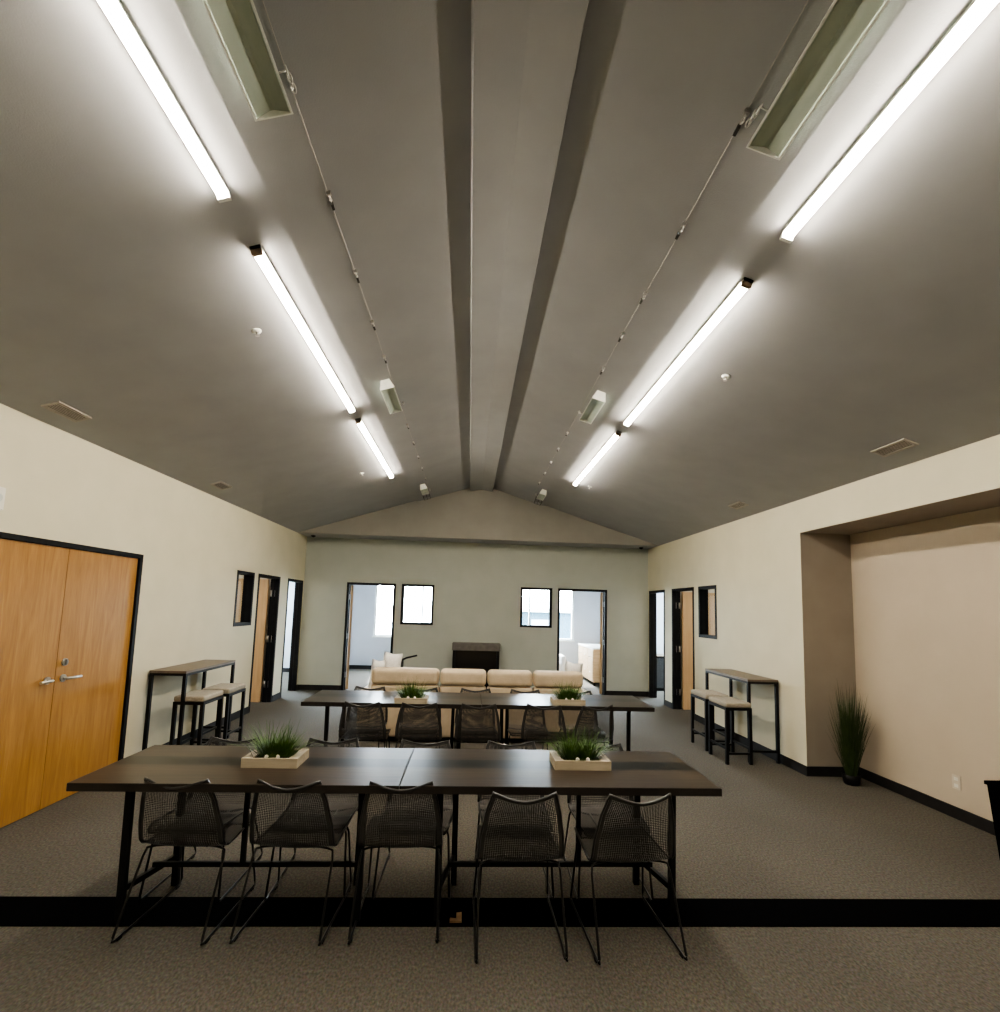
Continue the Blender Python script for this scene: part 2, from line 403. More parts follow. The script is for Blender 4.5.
# ------------------------------------------------------------------ doors and windows
def mapper(side):
    if side == 'L': return lambda s, t, z: (XL - t, s, z)
    if side == 'R': return lambda s, t, z: (XR + t, s, z)
    return lambda s, t, z: (s, YB + t, z)
def mbox(mb, f, s0, s1, t0, t1, z0, z1):
    p, q = f(s0, t0, z0), f(s1, t1, z1)
    mb.box(min(p[0], q[0]), max(p[0], q[0]), min(p[1], q[1]), max(p[1], q[1]), z0, z1)

FW = .045
def door_frame(root, side, s0, s1, dh):
    f = mapper(side); mb = MB()
    mbox(mb, f, s0, s0 + FW, -.008, WT + .006, 0, dh); mbox(mb, f, s1 - FW, s1, -.008, WT + .006, 0, dh)
    mbox(mb, f, s0, s1, -.008, WT + .006, dh - FW, dh)
    # stop
    mbox(mb, f, s0 + FW, s0 + FW + .012, .06, .10, 0, dh - FW); mbox(mb, f, s1 - FW - .012, s1 - FW, .06, .10, 0, dh - FW)
    return mb.build('door_frame', M['frame'], root)

def leaf_at(root, hinge, ang, w, h, swing, hz):
    """leaf hinged at a point (world xy), turned by ang, with lever handles"""
    lf = MB().box(0, w, -.022, .022, .008, h).build('door_leaf', M['palewood'], root)
    lf.location = (hinge[0], hinge[1], 0); lf.rotation_euler = (0, 0, ang)
    for sg in (-1, 1):
        mb = MB(); x = w - .07
        mb.tube([(x, sg * .022, 1.0), (x, sg * .032, 1.0)], .027, 14); mb.tube([(x, sg * .03, 1.0), (x, sg * .065, 1.0), (x - .11, sg * .068, 1.0)], .009, 8)
        mb.build('lever_handle', M['chrome'], lf)
    return lf

ndoor = [0]
def doorway(side, s0, s1, dh, hinge_far, ang_extra, label, handle_z=1.0, leaf=True):
    ndoor[0] += 1
    root = empty('door_%d' % (ndoor[0] + 1)); tag(root, label, 'door', kind='structure')
    door_frame(root, side, s0, s1, dh)
    f = mapper(side)
    sh = s1 - FW if hinge_far else s0 + FW
    sg = -1 if hinge_far else 1
    for z in (.30, 1.06, 1.84):
        mb = MB(); mbox(mb, f, sh, sh + sg * .006, WT - .075, WT - .012, z - .055, z + .055)
        p = f(sh + sg * .007, WT - .006, z); mb.tube([(p[0], p[1], z - .055), (p[0], p[1], z + .055)], .008, 8)
        mb.build('hinge', M['chrome'], root)
    w = s1 - s0 - 2 * FW - .006
    hp = f(sh + sg * .03, WT + .03, 0)
    d0 = f(0, 1, 0); o0 = f(0, 0, 0)
    ang = math.atan2(d0[1] - o0[1], d0[0] - o0[0]) + ang_extra
    if leaf: leaf_at(root, hp, ang, w, dh - FW - .006, 1, handle_z)
    return root

# closed double door on the left
root = empty('door_1'); tag(root, 'closed double door of honey coloured wood in a black frame', 'door', kind='structure')
mb = MB(); f = mapper('L')
mbox(mb, f, 3.42, 3.42 + .04, -.008, WT + .006, 0, DH); mbox(mb, f, 5.24 - .045, 5.24, -.008, WT + .006, 0, DH); mbox(mb, f, 3.42, 5.24, -.008, WT + .006, DH - .04, DH)
mb.build('door_frame', M['frame'], root)
for a, b, sg, nm in ((3.463, 4.327, -1, 'near'), (4.333, 5.192, 1, 'far')):
    lf = MB().box(-.022, .022, -(b - a) / 2, (b - a) / 2, .008, DH - .044).build('door_leaf', M['door'], root)
    lf.location = (XL - .035, (a + b) / 2, 0)
    yh = -sg * ((b - a) / 2 - .075)
    mb = MB(); mb.tube([(.022, yh, 1.02), (.032, yh, 1.02)], .030, 16)
    mb.tube([(.03, yh, 1.02), (.07, yh, 1.02), (.078, yh + sg * .03, 1.02), (.078, yh + sg * .125, 1.02)], .011, 10)
    mb.build('lever_handle', M['chrome'], lf)
    if sg > 0:
        mb = MB(); mb.tube([(.022, yh, 1.15), (.034, yh, 1.15)], .030, 16); mb.box(.034, .046, yh - .006, yh + .006, 1.13, 1.17)
        mb.build('deadbolt', M['chrome'], lf)

doorway('L', 8.03, 8.93, DH, True, 0, 'open black framed doorway on the left beside the small window')
doorway('L', 9.31, 10.13, DH, False, 0, 'open black framed doorway on the left nearest the end wall')
doorway('R', 8.06, 8.96, 2.14, True, 0, 'open black framed doorway on the right beside the small window')
doorway('R', 9.30, 10.12, 2.14, False, 0, 'open black framed doorway on the right nearest the end wall')
doorway('B', -2.47, -1.50, DH, False, math.radians(14), 'open doorway in the end wall left of the fireplace')
doorway('B', 1.80, 2.82, 2.14, True, -math.radians(17), 'open doorway in the end wall right of the fireplace')

nwin = [0]
def interior_window(side, s0, s1, z0, z1, label):
    nwin[0] += 1
    root = empty('window_%d' % nwin[0]); tag(root, label, 'window', kind='structure')
    f = mapper(side); mb = MB(); w = .045
    mbox(mb, f, s0, s0 + w, -.008, WT + .006, z0, z1); mbox(mb, f, s1 - w, s1, -.008, WT + .006, z0, z1)
    mbox(mb, f, s0 + w, s1 - w, -.008, WT + .006, z1 - w, z1); mbox(mb, f, s0 + w, s1 - w, -.008, WT + .006, z0, z0 + w)
    mb.build('window_frame', M['frame'], root)
    mb = MB(); mbox(mb, f, s0 + w, s1 - w, .078, .082, z0 + w, z1 - w); mb.build('pane', M['glass'], root)
interior_window('L', 7.31, 7.88, 1.33, DH, 'small black framed window in the left wall')
interior_window('R', 7.30, 7.89, 1.33, 2.14, 'small black framed window in the right wall')
interior_window('B', -1.38, -.73, 1.32, DH, 'small black framed window left of the fireplace')
interior_window('B', 1.03, 1.68, 1.33, 2.14, 'small black framed window right of the fireplace')
for (a, b, c, d), lab, mull in zip(WIN, ('bright outer window of the room behind, on the left', 'bright outer window of the room behind, on the right'), ((-1.27,), (1.63,))):
    nwin[0] += 1
    root = empty('window_%d' % nwin[0]); tag(root, lab, 'window', kind='structure')
    mb = MB(); w = .04
    mb.box(a, a + w, YF + .03, YF + .12, c, d); mb.box(b - w, b, YF + .03, YF + .12, c, d); mb.box(a + w, b - w, YF + .03, YF + .12, d - w, d); mb.box(a + w, b - w, YF + .03, YF + .12, c, c + w)
    for x in mull: mb.box(x - .02, x + .02, YF + .04, YF + .11, c + w, d - w)
    mb.build('window_frame', M['whitemetal'], root)
    MB().box(a + w, b - w, YF + .07, YF + .074, c + w, d - w).build('pane', M['glass'], root)
    MB().box(a - .03, b + .03, YF - .05, YF + .0, c - .035, c).build('sill', M['whitemetal'], root)

# outside
struct('ground', MB().box(-40, 40, YF + .3, 70, -.6, -.5), M['outground'], label='paving outside the windows', cat='ground')
t = empty('building', (3, 30, -.5)); tag(t, 'blue low building seen outside through the right windows', 'building')
MB().box(-3.5, 16, 0, 6, 0, 2.05).build('wall', M['outblue'], t)
MB().box(-3.8, 16.3, -.3, 6.3, 2.05, 2.2).build('roof', M['whitemetal'], t)
for k in range(5):
    MB().box(-2.3 + k * 3, -1.0 + k * 3, -.03, 0, .7, 1.6).build('window', M['outground'], t)

# ------------------------------------------------------------------ ceiling fixtures
def slope_dir(sg): return math.atan(SLO if sg > 0 else SLL)
def fixture_empty(name, x, y, layer=0):
    sg = 1 if x > RX else -1
    o = empty(name, (x, y, zc(x, layer))); o.rotation_euler = (0, sg * slope_dir(sg), 0)   # local -z = away from ceiling
    return o
def led_strip(x, y0, y1, label):
    o = fixture_empty('strip_light', x, (y0 + y1) / 2); L = (y1 - y0) / 2
    tag(o, label, 'ceiling light', group='lit strip lights on the ceiling')
    MB().box(-.03, .03, -L, L, -.022, 0).build('housing', M['whitemetal'], o)
    mb = MB(); pts = [(.028 * math.cos(a), -.022 - .028 * math.sin(a)) for a in [PI * k / 10 for k in range(11)]]
    mb.prism(pts, -L + .02, L - .02); mb.build('diffuser', M['tube'], o)
    for s in (-1, 1):
        mb = MB(); mb.box(-.03, .03, min(s * L, s * (L - .02)), max(s * L, s * (L - .02)), -.052, 0); mb.build('end_cap', M['cap' if s < 0 else 'whitemetal'], o)
    return o
ROWS = [(-.12, 2.33), (2.69, 4.99), (5.27, 7.57)]
WORDS = ['nearest the viewer, longest in the photo', 'second from the viewer', 'farthest, closest to the gable']
for x, side in ((RX - 1.42, 'left'), (RX + 1.43, 'right')):
    for (a, b), w in zip(ROWS, WORDS):
        led_strip(x, a, b, 'glowing strip light on the %s ceiling slope, %s' % (side, w))

def old_fixture(x, y0, y1, label, cage=False, w=.15):
    sg = 1 if x > RX else -1
    o = fixture_empty('unlit_strip_light', x, (y0 + y1) / 2, 1); L = (y1 - y0) / 2
    tag(o, label, 'ceiling light')
    # inverted trough reflector
    h = w / 2
    mb = MB(); mb.prism([(-h, -.078), (-h + .010, -.082), (-.008, -.062), (.008, -.062), (h - .010, -.082), (h, -.078), (.036, -.03), (.036, 0), (-.036, 0), (-.036, -.03)], -L, L)
    mb.build('reflector', M['oldmetal'], o)
    for s in (-1, 1):
        mb = MB(); mb.prism([(-h - .004, -.09), (h + .004, -.09), (.04, -.0), (-.04, 0)], min(s * L, s * (L + .006)), max(s * L, s * (L + .006))); mb.build('end_plate', M['whitemetal'], o)
    for e in (-1, 1):
        mb = MB(); mb.bar((e * (h - .001), -L, -.088), (e * (h - .001), L, -.088), .008); mb.build('rim_strip', M['whitemetal'], o)
    # hooked chain beside the near-ridge rim
    c = -sg * (h + .035)
    mb = MB()
    for k in range(4):
        yy = L - .14 + k * .035; zz = -.075 + k * .018
        pts = [(c + (.008 * math.cos(a) if k % 2 else 0), yy + .022 * math.sin(a), zz + (0 if k % 2 else .008 * math.cos(a))) for a in [2 * PI * j / 10 for j in range(10)]]
        mb.tube(pts, .0035, 5, closed=True)
    mb.tube([(c, L - .15, -.08), (c + sg * .04, L - .15, -.086)], .003, 6)
    mb.build('chain', M['chrome'], o)
    if cage:
        mb = MB()
        for zz in (-.06, -.13):
            mb.tube([(-h, L + .03, zz), (h, L + .03, zz), (h, L + .24, zz), (-h, L + .24, zz)], .003, 5, closed=True)
        for p in ((-h, L + .03), (h, L + .03), (h, L + .24), (-h, L + .24), (0, L + .03), (0, L + .24)):
            mb.tube([(p[0], p[1], -.13), (p[0], p[1], -.0)], .003, 5)
        mb.build('wire_guard', M['darkslot'], o)
    return o
for x, side, k in ((-.90, 'left', 0), (1.22, 'right', 1)):
    old_fixture(x, -.5, 1.92 - .02 * k, 'long unlit greenish fixture with white rim hung on the %s slope near the viewer' % side, w=.15)
    old_fixture(x + (.04 if k == 0 else -.04), 4.52, 5.08, 'short unlit greenish fixture halfway down the %s slope' % side, w=.13)
    old_fixture(x + (.02 if k == 0 else -.0), 8.45, 8.85, 'small unlit fixture with a wire guard by the gable on the %s slope' % side, cage=True, w=.12)

def cable(x, clips, side):
    o = fixture_empty('ceiling_cable', x, 0, 1); tag(o, 'thin cable clipped along the %s ceiling slope' % side, 'cable')
    MB().tube([(random.uniform(-.003, .003), YR + .1 + k * .5, -.006) for k in range(25)], .0016, 6).build('wire', M['ventframe'], o)
    for y in clips:
        mb = MB(); mb.box(-.012, .012, y - .008, y + .008, -.02, 0)
        mb.tube([(0, y, -.016), (.006, y + .02, -.03), (0, y + .045, -.016)], .004, 6)
        mb.build('clip', M['chrome'], o)
        MB().box(-.007, .007, y + .06, y + .10, -.018, 0).build('hook_shadow', M['darkslot'], o)  # dark block drawn as the shadow of the clip hook
cable(-.80, [2.42, 3.02, 3.58, 4.1, 5.7, 6.3, 6.9, 7.5, 8.1], 'left')
cable(1.09, [1.84, 2.46, 3.06, 3.55, 4.1, 5.7, 6.3, 6.9, 7.5, 8.1], 'right')

def vent(x, y0, y1, label):
    o = fixture_empty('ceiling_vent', x, (y0 + y1) / 2); L = (y1 - y0) / 2; tag(o, label, 'air vent', group='ceiling vents')
    w = .065
    mb = MB(); mb.box(-w, -w + .018, -L, L, -.012, 0); mb.box(w - .018, w, -L, L, -.012, 0); mb.box(-w + .018, w - .018, -L, -L + .02, -.012, 0); mb.box(-w + .018, w - .018, L - .02, L, -.012, 0)
    mb.build('frame', M['ventframe'], o)
    MB().box(-w + .018, w - .018, -L + .02, L - .02, -.003, 0).build('backing', M['darkslot'], o)
    mb = MB()
    for k in range(6): mb.bar((-w + .026 + k * .0155, -L + .02, -.008), (-w + .026 + k * .0155, L - .02, -.008), .007, .003)
    mb.build('louvres', M['ventframe'], o)
vent(-3.10, 3.70, 4.02, 'slotted vent at the left ceiling edge nearest the double door')
vent(-3.08, 6.05, 6.33, 'slotted vent at the left ceiling edge above the bar table')
vent(3.42, 3.62, 3.95, 'slotted vent at the right ceiling edge above the recess')
vent(3.40, 6.0, 6.28, 'slotted vent at the right ceiling edge above the bar table')

def sprinkler(x, y, label):
    o = fixture_empty('sprinkler_head', x, y); tag(o, label, 'sprinkler', group='ceiling sprinkler heads')
    MB().lathe([(.034, 0), (.034, -.004), (.016, -.012)][::-1], 18).build('escutcheon', M['whitemetal'], o)
    MB().tube([(0, 0, -.01), (0, 0, -.035)], .007, 10).lathe([(.016, -.038), (.016, -.034)], 14).build('nozzle', M['chrome'], o)
sprinkler(-1.56, 3.43, 'small sprinkler head on the left slope beside the second strip light')
sprinkler(-1.61, 7.12, 'small sprinkler head on the left slope beside the farthest strip light')
sprinkler(1.95, 3.66, 'small sprinkler head on the right slope beside the second strip light')
sprinkler(1.79, 7.5, 'small sprinkler head on the right slope beside the farthest strip light')
for x, nm in ((-3.12, 'left'), (3.45, 'right')):
    o = empty('soffit_sensor', (x, 9.95, HC)); tag(o, 'tiny black dome sensor under the soffit in the %s corner' % nm, 'sensor')
    MB().lathe([(.045, -.001), (.04, -.02), (.02, -.036), (.005, -.04)][::-1], 16).build('dome', M['black'], o)

# ------------------------------------------------------------------ sled chair
def lerp(a, b, t): return a + (b - a) * t
def interp(keys, t):
    for (t0, *a), (t1, *b) in zip(keys, keys[1:]):
        if t <= t1:
            u = (t - t0) / (t1 - t0); u = u * u * (3 - 2 * u) if False else u
            return [lerp(p, q, u) for p, q in zip(a, b)]
    return list(keys[-1][1:])
# t : y, z, half width, dish depth
KEYS = [(0, 0.59, 0.386, 0.18, 0.0), (0.06, 0.585, 0.405, 0.195, 0.004), (0.14, 0.545, 0.4136, 0.205, 0.01), (0.35, 0.415, 0.4079, 0.212, 0.018), (0.48, 0.305, 0.4003, 0.216, 0.02), (0.55, 0.235, 0.3964, 0.219, 0.02), (0.6, 0.19, 0.4003, 0.22, 0.022), (0.635, 0.163, 0.4193, 0.22, 0.026), (0.66, 0.151, 0.4431, 0.2195, 0.03), (0.75, 0.13, 0.5337, 0.214, 0.034), (0.88, 0.097, 0.6576, 0.19, 0.032), (1.0, 0.06, 0.7386, 0.158, 0.026)]
def shell_pt(u, t):
    y, z, w, dish = interp(KEYS, t)
    # surface normal-ish: seat dishes downward, back dishes rearward
    k = min(1, max(0, (t - .5) / .16))
    d = dish * (1 - u * u)
    y2 = y - d * k; z2 = z - d * (1 - k)
    if t > .8: z2 += (.038 * abs(u) ** 1.6) * ((t - .8) / .2) ** 1.5
    if t < .12: z2 -= .01 * (1 - abs(u)) * 0
    return Vector((u * w, y2, z2))
def perforated(t0, t1, nu, nt, border_u, border_lo, border_hi, hole=.66):
    mb = MB(); bm = mb.bm
    V = {}
    def vert(i, j):
        if (i, j) not in V: V[(i, j)] = bm.verts.new(shell_pt(-1 + 2 * i / nu, lerp(t0, t1, j / nt)))
        return V[(i, j)]
    for i in range(nu):
        for j in range(nt):
            q = [vert(i, j), vert(i + 1, j), vert(i + 1, j + 1), vert(i, j + 1)]
            solid = i < border_u or i >= nu - border_u or j < border_lo or j >= nt - border_hi
            if solid: f = bm.faces.new(q); f.smooth = True; continue
            c = sum((a.co for a in q), Vector()) / 4
            n = [bm.verts.new(c + (a.co - c) * hole) for a in q]
            for k in range(4):
                f = bm.faces.new((q[k], q[(k + 1) % 4], n[(k + 1) % 4], n[k])); f.smooth = True
    return mb
def make_chair():
    root = empty('sled_chair')
    perforated(0, .615, 40, 42, 1, 1, 0, .50).build('seat', M['mesh'], root, recalc=False)
    perforated(.615, 1, 40, 40, 2, 0, 2, .62).build('backrest', M['mesh'], root, recalc=False)
    mb = MB()
    pts = [shell_pt(-1, t) for t in [.62 + .38 * k / 12 for k in range(13)]] + [shell_pt(u, 1) for u in [-1 + 2 * k / 14 for k in range(1, 14)]] + [shell_pt(1, t) for t in [1 - .38 * k / 12 for k in range(13)]]
    mb.tube(pts, .0065, 7); mb.build('back_rim', M['rim'], root)
    mb = MB()
    mb.tube([shell_pt(-1, t) for t in [.62 - .62 * k / 14 for k in range(15)]] + [shell_pt(u, 0) for u in [-.8 + .2 * k for k in range(9)]] + [shell_pt(1, t) for t in [.62 * k / 14 for k in range(15)]], .006, 7)
    mb.build('seat_rim', M['rim'], root)
    for s in (-1, 1):
        mb = MB(); r = .0062
        mb.tube([(s * .10, .245, .372), (s * .17, .215, .378), (s * .205, .197, .375), (s * .212, .178, .34), (s * .219, .02, .03), (s * .219, .018, .014), (s * .219, .035, .008),
                 (s * .219, .28, .007), (s * .219, .545, .008), (s * .219, .56, .014), (s * .218, .562, .03), (s * .20, .512, .34), (s * .19, .50, .376), (s * .16, .485, .385), (s * .08, .475, .385)], r, 8)
        mb.build('sled_leg', M['rod'], root)
        for y in (.06, .52): MB().box(s * .219 - .009, s * .219 + .009, y - .015, y + .015, 0, .006).build('glide', M['black'], root)
    mb = MB(); mb.tube([(-.10, .245, .372), (.10, .245, .372)], .0062, 8); mb.tube([(-.08, .475, .385), (.08, .475, .385)], .0062, 8)
    mb.tube([(-.09, .235, .372), (-.09, .485, .385)], .0062, 8); mb.tube([(.09, .235, .372), (.09, .485, .385)], .0062, 8)
    mb.build('under_seat_frame', M['rod'], root)
    return root
proto = make_chair(); used = [False]
def put_chair(x, y, rz, label, group):
    if not used[0]: o = proto; used[0] = True
    else: o = copy_tree(proto)
    o.location = (x, y - .04 * math.cos(rz), 0); o.rotation_euler = (0, 0, rz)
    tag(o, label, 'chair', group=group)
ORD = ['leftmost', 'second from left', 'middle', 'fourth from left', 'rightmost']
G1 = 'near side chairs of the front table'
for i, (x, y, r) in enumerate([(-1.475, 2.74, -3), (-.905, 2.73, -3), (-.325, 2.73, 1), (.31, 2.585, 1), (.90, 2.575, 3)]):
    put_chair(x, y, math.radians(r), 'dark perforated chair, %s of five along the near edge of the front table' % ORD[i], G1)
for i, (x, y, r) in enumerate([(-1.55, 3.60, 178), (-.90, 3.61, 182), (-.27, 3.60, 179), (.32, 3.60, 181), (.93, 3.58, 178)]):
    put_chair(x, y, math.radians(r), 'dark perforated chair, %s of five tucked behind the front table' % ORD[i], 'far side chairs of the front table')
for i, (x, y, r) in enumerate([(-.985, 4.90, 0), (-.445, 4.90, 2), (.12, 4.90, 0), (.74, 4.93, -12), (1.30, 4.93, 14)]):
    put_chair(x, y, math.radians(r), 'dark perforated chair, %s of five along the near edge of the back table' % ORD[i], 'near side chairs of the back table')
for i, (x, y, r) in enumerate([(-1.09, 5.86, 180), (-.50, 5.86, 180), (.10, 5.86, 181), (.67, 5.86, 179), (1.27, 5.86, 180)]):
    put_chair(x, y, math.radians(r), 'dark perforated chair, %s of five between the back table and the sofa' % ORD[i], 'far side chairs of the back table')

# ------------------------------------------------------------------ meeting tables
def table(x0, x1, y0, y1, label, rz=0, strut=None):
    cx, cy = (x0 + x1) / 2, (y0 + y1) / 2
    o = empty('meeting_table', (cx, cy, 0), rz); tag(o, label, 'table')
    w, d = (x1 - x0) / 2, (y1 - y0) / 2
    MB().box(-w, w, -d, d, .722, .76).build('tabletop', M['plank'], o)
    mb = MB(); mb.box(-w - .002, w + .002, -d - .002, -d, .72, .7585); mb.box(-w - .002, w + .002, d, d + .002, .72, .7585)
    mb.box(-w - .002, -w, -d, d, .72, .7585); mb.box(w, w + .002, -d, d, .72, .7585); mb.build('edge_band', M['edge'], o)
    lx, ly = w - .215, d - .17
    for sx in (-1, 1):
        for sy in (-1, 1):
            MB().bar((sx * (lx + .012 - (.08 if sy > 0 else 0)), sy * ly, .722), (sx * (lx + .005 - (.08 if sy > 0 else 0)), sy * ly, 0), .034, .03).build('leg', M['black'], o)
        MB().bar((sx * (lx + .006), -ly, .165), (sx * (lx - .074), ly, .165), .022, .03).build('side_rail', M['black'], o)
    MB().bar((-lx + .04, 0, .205), (lx - .04, 0, .205), .02, .025).build('stretcher', M['black'], o)
    MB().box(-lx, lx, -.025, .025, .70, .722).build('top_rail', M['black'], o)
    if strut is not None: MB().bar((strut - cx, .0, .21), (strut - cx, .0, .70), .024).build('centre_post', M['black'], o)
    return o
TY0, TY1 = 2.735, 3.435
table(-1.985, -.338, TY0, TY1, 'dark walnut table with black legs, left half of the front row', strut=-1.24)
table(-.330, 1.392, TY0, TY1, 'dark walnut table with black legs, right half of the front row', strut=.69)
table(-1.565, .146, 4.96, 5.64, 'dark walnut table with black legs, left half of the back row')
table(.154, 1.862, 4.98, 5.66, 'dark walnut table with black legs, right half of the back row')

# ------------------------------------------------------------------ planters
def planter(x, y, L, label, seed):
    random.seed(seed)
    o = empty('grass_planter', (x, y, .76)); tag(o, label, 'planter')
    w, d, h, t = L / 2, .105, .052, .018
    mb = MB(); mb.box(-w, w, -d, -d + t, 0, h); mb.box(-w, w, d - t, d, 0, h); mb.box(-w, -w + t, -d + t, d - t, 0, h); mb.box(w - t, w, -d + t, d - t, 0, h); mb.box(-w + t, w - t, -d + t, d - t, 0, .008)
    # sloping inner ledge
    mb.box(-w + t, -w + .055, -d + t, d - t, .008, h - .002); mb.box(w - .055, w - t, -d + t, d - t, .008, h - .002)
    mb.build('wooden_box', M['planter'], o)
    MB().box(-w + .055, w - .055, -d + t, d - t, .008, .044).build('soil', M['soil'], o)
    mb = MB()
    for k in range(760):
        cx = random.choice((-1, 0, 1)) * (w - .09) * .75
        a = random.uniform(0, 2 * PI); r = abs(random.gauss(0, .040))
        bx = max(-w + .06, min(w - .06, cx + r * math.cos(a))); by = max(-d + .025, min(d - .025, r * .9 * math.sin(a)))
        tall = random.random() < .12
        hgt = random.uniform(.15, .21) if tall else random.uniform(.06, .125)
        out = random.uniform(.0, .055)
        mb.blade((bx, by, .04), (bx + (bx - cx) * 1.2 + math.cos(a) * .03, by + math.sin(a) * .03, .04 + hgt), random.uniform(.003, .0055) * (.6 if tall else 1), Vector((math.cos(a) * out, math.sin(a) * out, 0)))
    g = mb.build('grass', M['grass'], o, recalc=False); g['kind'] = 'stuff'
    for sx in (-.028, .034):
        MB().lathe([(.002, -.011), (.009, -.008), (.0125, 0), (.009, .009), (.002, .013)], 12, (sx, -d + .030, .053)).build('pebble', M['stone'], o)
planter(-1.10, 3.10, .31, 'whitewashed box of green grass on the left front table', 1)
planter(.70, 3.12, .335, 'whitewashed box of green grass on the right front table', 2)
planter(-.535, 5.05, .31, 'whitewashed box of green grass on the left back table', 3)
planter(1.02, 5.12, .32, 'whitewashed box of green grass on the right back table', 4)

# tall grass plant in the recess
random.seed(11)
o = empty('potted_grass', (3.985, 5.12, 0)); tag(o, 'tall dark green ornamental grass in a small black pot in the wall recess', 'plant')
MB().lathe([(.062, 0), (.07, .01), (.085, .10), (.081, .102), (.076, .09)], 20).build('pot', M['black'], o)
MB().lathe([(.07, .078), (.07, .082), (.03, .086)], 16).build('soil', M['soil'], o)
mb = MB()
for k in range(520):
    a = random.uniform(0, 2 * PI); r = random.uniform(0, .045)
    hgt = random.triangular(.22, 1.02, .66); mid = 1 - abs(hgt - .62) / .5
    lean = random.uniform(.02, .10 + .10 * max(0, mid))
    b0 = Vector((r * math.cos(a), r * math.sin(a), .075))
    tip = b0 + Vector((math.cos(a) * lean, math.sin(a) * lean * .62, hgt))
    mb.blade(b0, tip, random.uniform(.005, .011), Vector((math.cos(a + random.uniform(-.8, .8)), math.sin(a) * .6, 0)) * random.uniform(0, .07), 6)
g = mb.build('blades', M['grassdark'], o, recalc=False); g['kind'] = 'stuff'

# ------------------------------------------------------------------ bar tables and stools
def bar_table(x0, x1, y0, y1, label):
    cx, cy = (x0 + x1) / 2, (y0 + y1) / 2; w, d = (x1 - x0) / 2, (y1 - y0) / 2
    o = empty('bar_table', (cx, cy, 0)); tag(o, label, 'table', group='bar tables')
    MB().box(-w, w, -d, d, .925, .95).build('tabletop', M['bartop'], o)
    mb = MB(); q = .016
    for sx in (-1, 1): mb.bar((sx * (w - q), -d, .912), (sx * (w - q), d, .912), .03, .026)
    for sy in (-1, 1): mb.bar((-w + .03, sy * (d - q), .912), (w - .03, sy * (d - q), .912), .03, .026)
    mb.build('top_frame', M['black'], o)
    for sx in (-1, 1):
        for sy in (-1, 1): MB().bar((sx * (w - q), sy * (d - q), 0), (sx * (w - q), sy * (d - q), .90), .032).build('leg', M['black'], o)
    for sy in (-1, 1): MB().bar((-w + .03, sy * (d - q), .13), (w - .03, sy * (d - q), .13), .024).build('end_rail', M['black'], o)
    return o
bar_table(3.285, 3.655, 5.79, 6.86, 'tall narrow black framed bar table against the right wall')
bar_table(-3.29, -2.92, 5.48, 6.58, 'tall narrow black framed bar table against the left wall')
def stool():
    o = empty('bar_stool')
    w, d = .155, .215
    MB().box(-w, w, -d, d, .632, .69).build('seat_cushion', M['cushion'], o, bevel=.018, bseg=3)
    mb = MB()
    for sx in (-1, 1): mb.bar((sx * (w - .015), -d + .0, .617), (sx * (w - .015), d, .617), .03)
    for sy in (-1, 1): mb.bar((-w + .03, sy * (d - .015), .617), (w - .03, sy * (d - .015), .617), .03)
    mb.build('seat_frame', M['black'], o)
    for sx in (-1, 1):
        for sy in (-1, 1): MB().bar((sx * (w - .016), sy * (d - .016), 0), (sx * (w - .016), sy * (d - .016), .602), .032).build('leg', M['black'], o)
    mb = MB()
    for sx in (-1, 1): mb.bar((sx * (w - .016), -d + .03, .17), (sx * (w - .016), d - .03, .17), .022)
    for sy in (-1, 1): mb.bar((-w + .03, sy * (d - .016), .12), (w - .03, sy * (d - .016), .12), .022)
    mb.build('footrest', M['black'], o)
    return o
st = stool()
for i, (x, y, lab) in enumerate([(3.135, 5.94, 'black framed stool with a beige seat at the right bar table, the nearer one'),
                                 (3.155, 6.48, 'black framed stool with a beige seat at the right bar table, the farther one'),
                                 (-2.885, 5.72, 'black framed stool with a beige seat at the left bar table, the nearer one'),
                                 (-2.86, 6.22, 'black framed stool with a beige seat at the left bar table, the farther one')]):
    s = st if i == 0 else copy_tree(st)
    s.location = (x, y, 0); tag(s, lab, 'stool', group='backless bar stools')

# ------------------------------------------------------------------ sofa (seen from behind)
o = empty('sofa', (.14, 6.45, 0)); tag(o, 'long tan four-seat sofa seen from behind beyond the back table', 'sofa')
xs = [-1.35, -.49, .11, .70, 1.355]
MB().box(-1.35, 1.355, .04, .88, .06, .30).build('base', M['sofa'], o, bevel=.02)
for a, b in zip(xs, xs[1:]):
    MB().box(a + .006, b - .006, .0, .16, .07, .70).build('back_panel', M['sofa'], o, bevel=.03, bseg=3)
    q = MB().box(a + .008, b - .008, -.02, .20, .705, .905).build('headrest', M['sofa'], o, bevel=.055, bseg=4)
    MB().box(a + .006, b - .006, .21, .90, .30, .46).build('seat_cushion', M['sofa'], o, bevel=.04, bseg=3)
for sx in (-1.50, 1.36):
    MB().box(sx, sx + .145, .02, .90, .05, .62).build('armrest', M['sofa'], o, bevel=.04, bseg=3)
for sx in (-1.2, 1.2):
    for y in (.1, .8): MB().box(sx - .03, sx + .03, y - .03, y + .03, 0, .06).build('foot', M['black'], o)

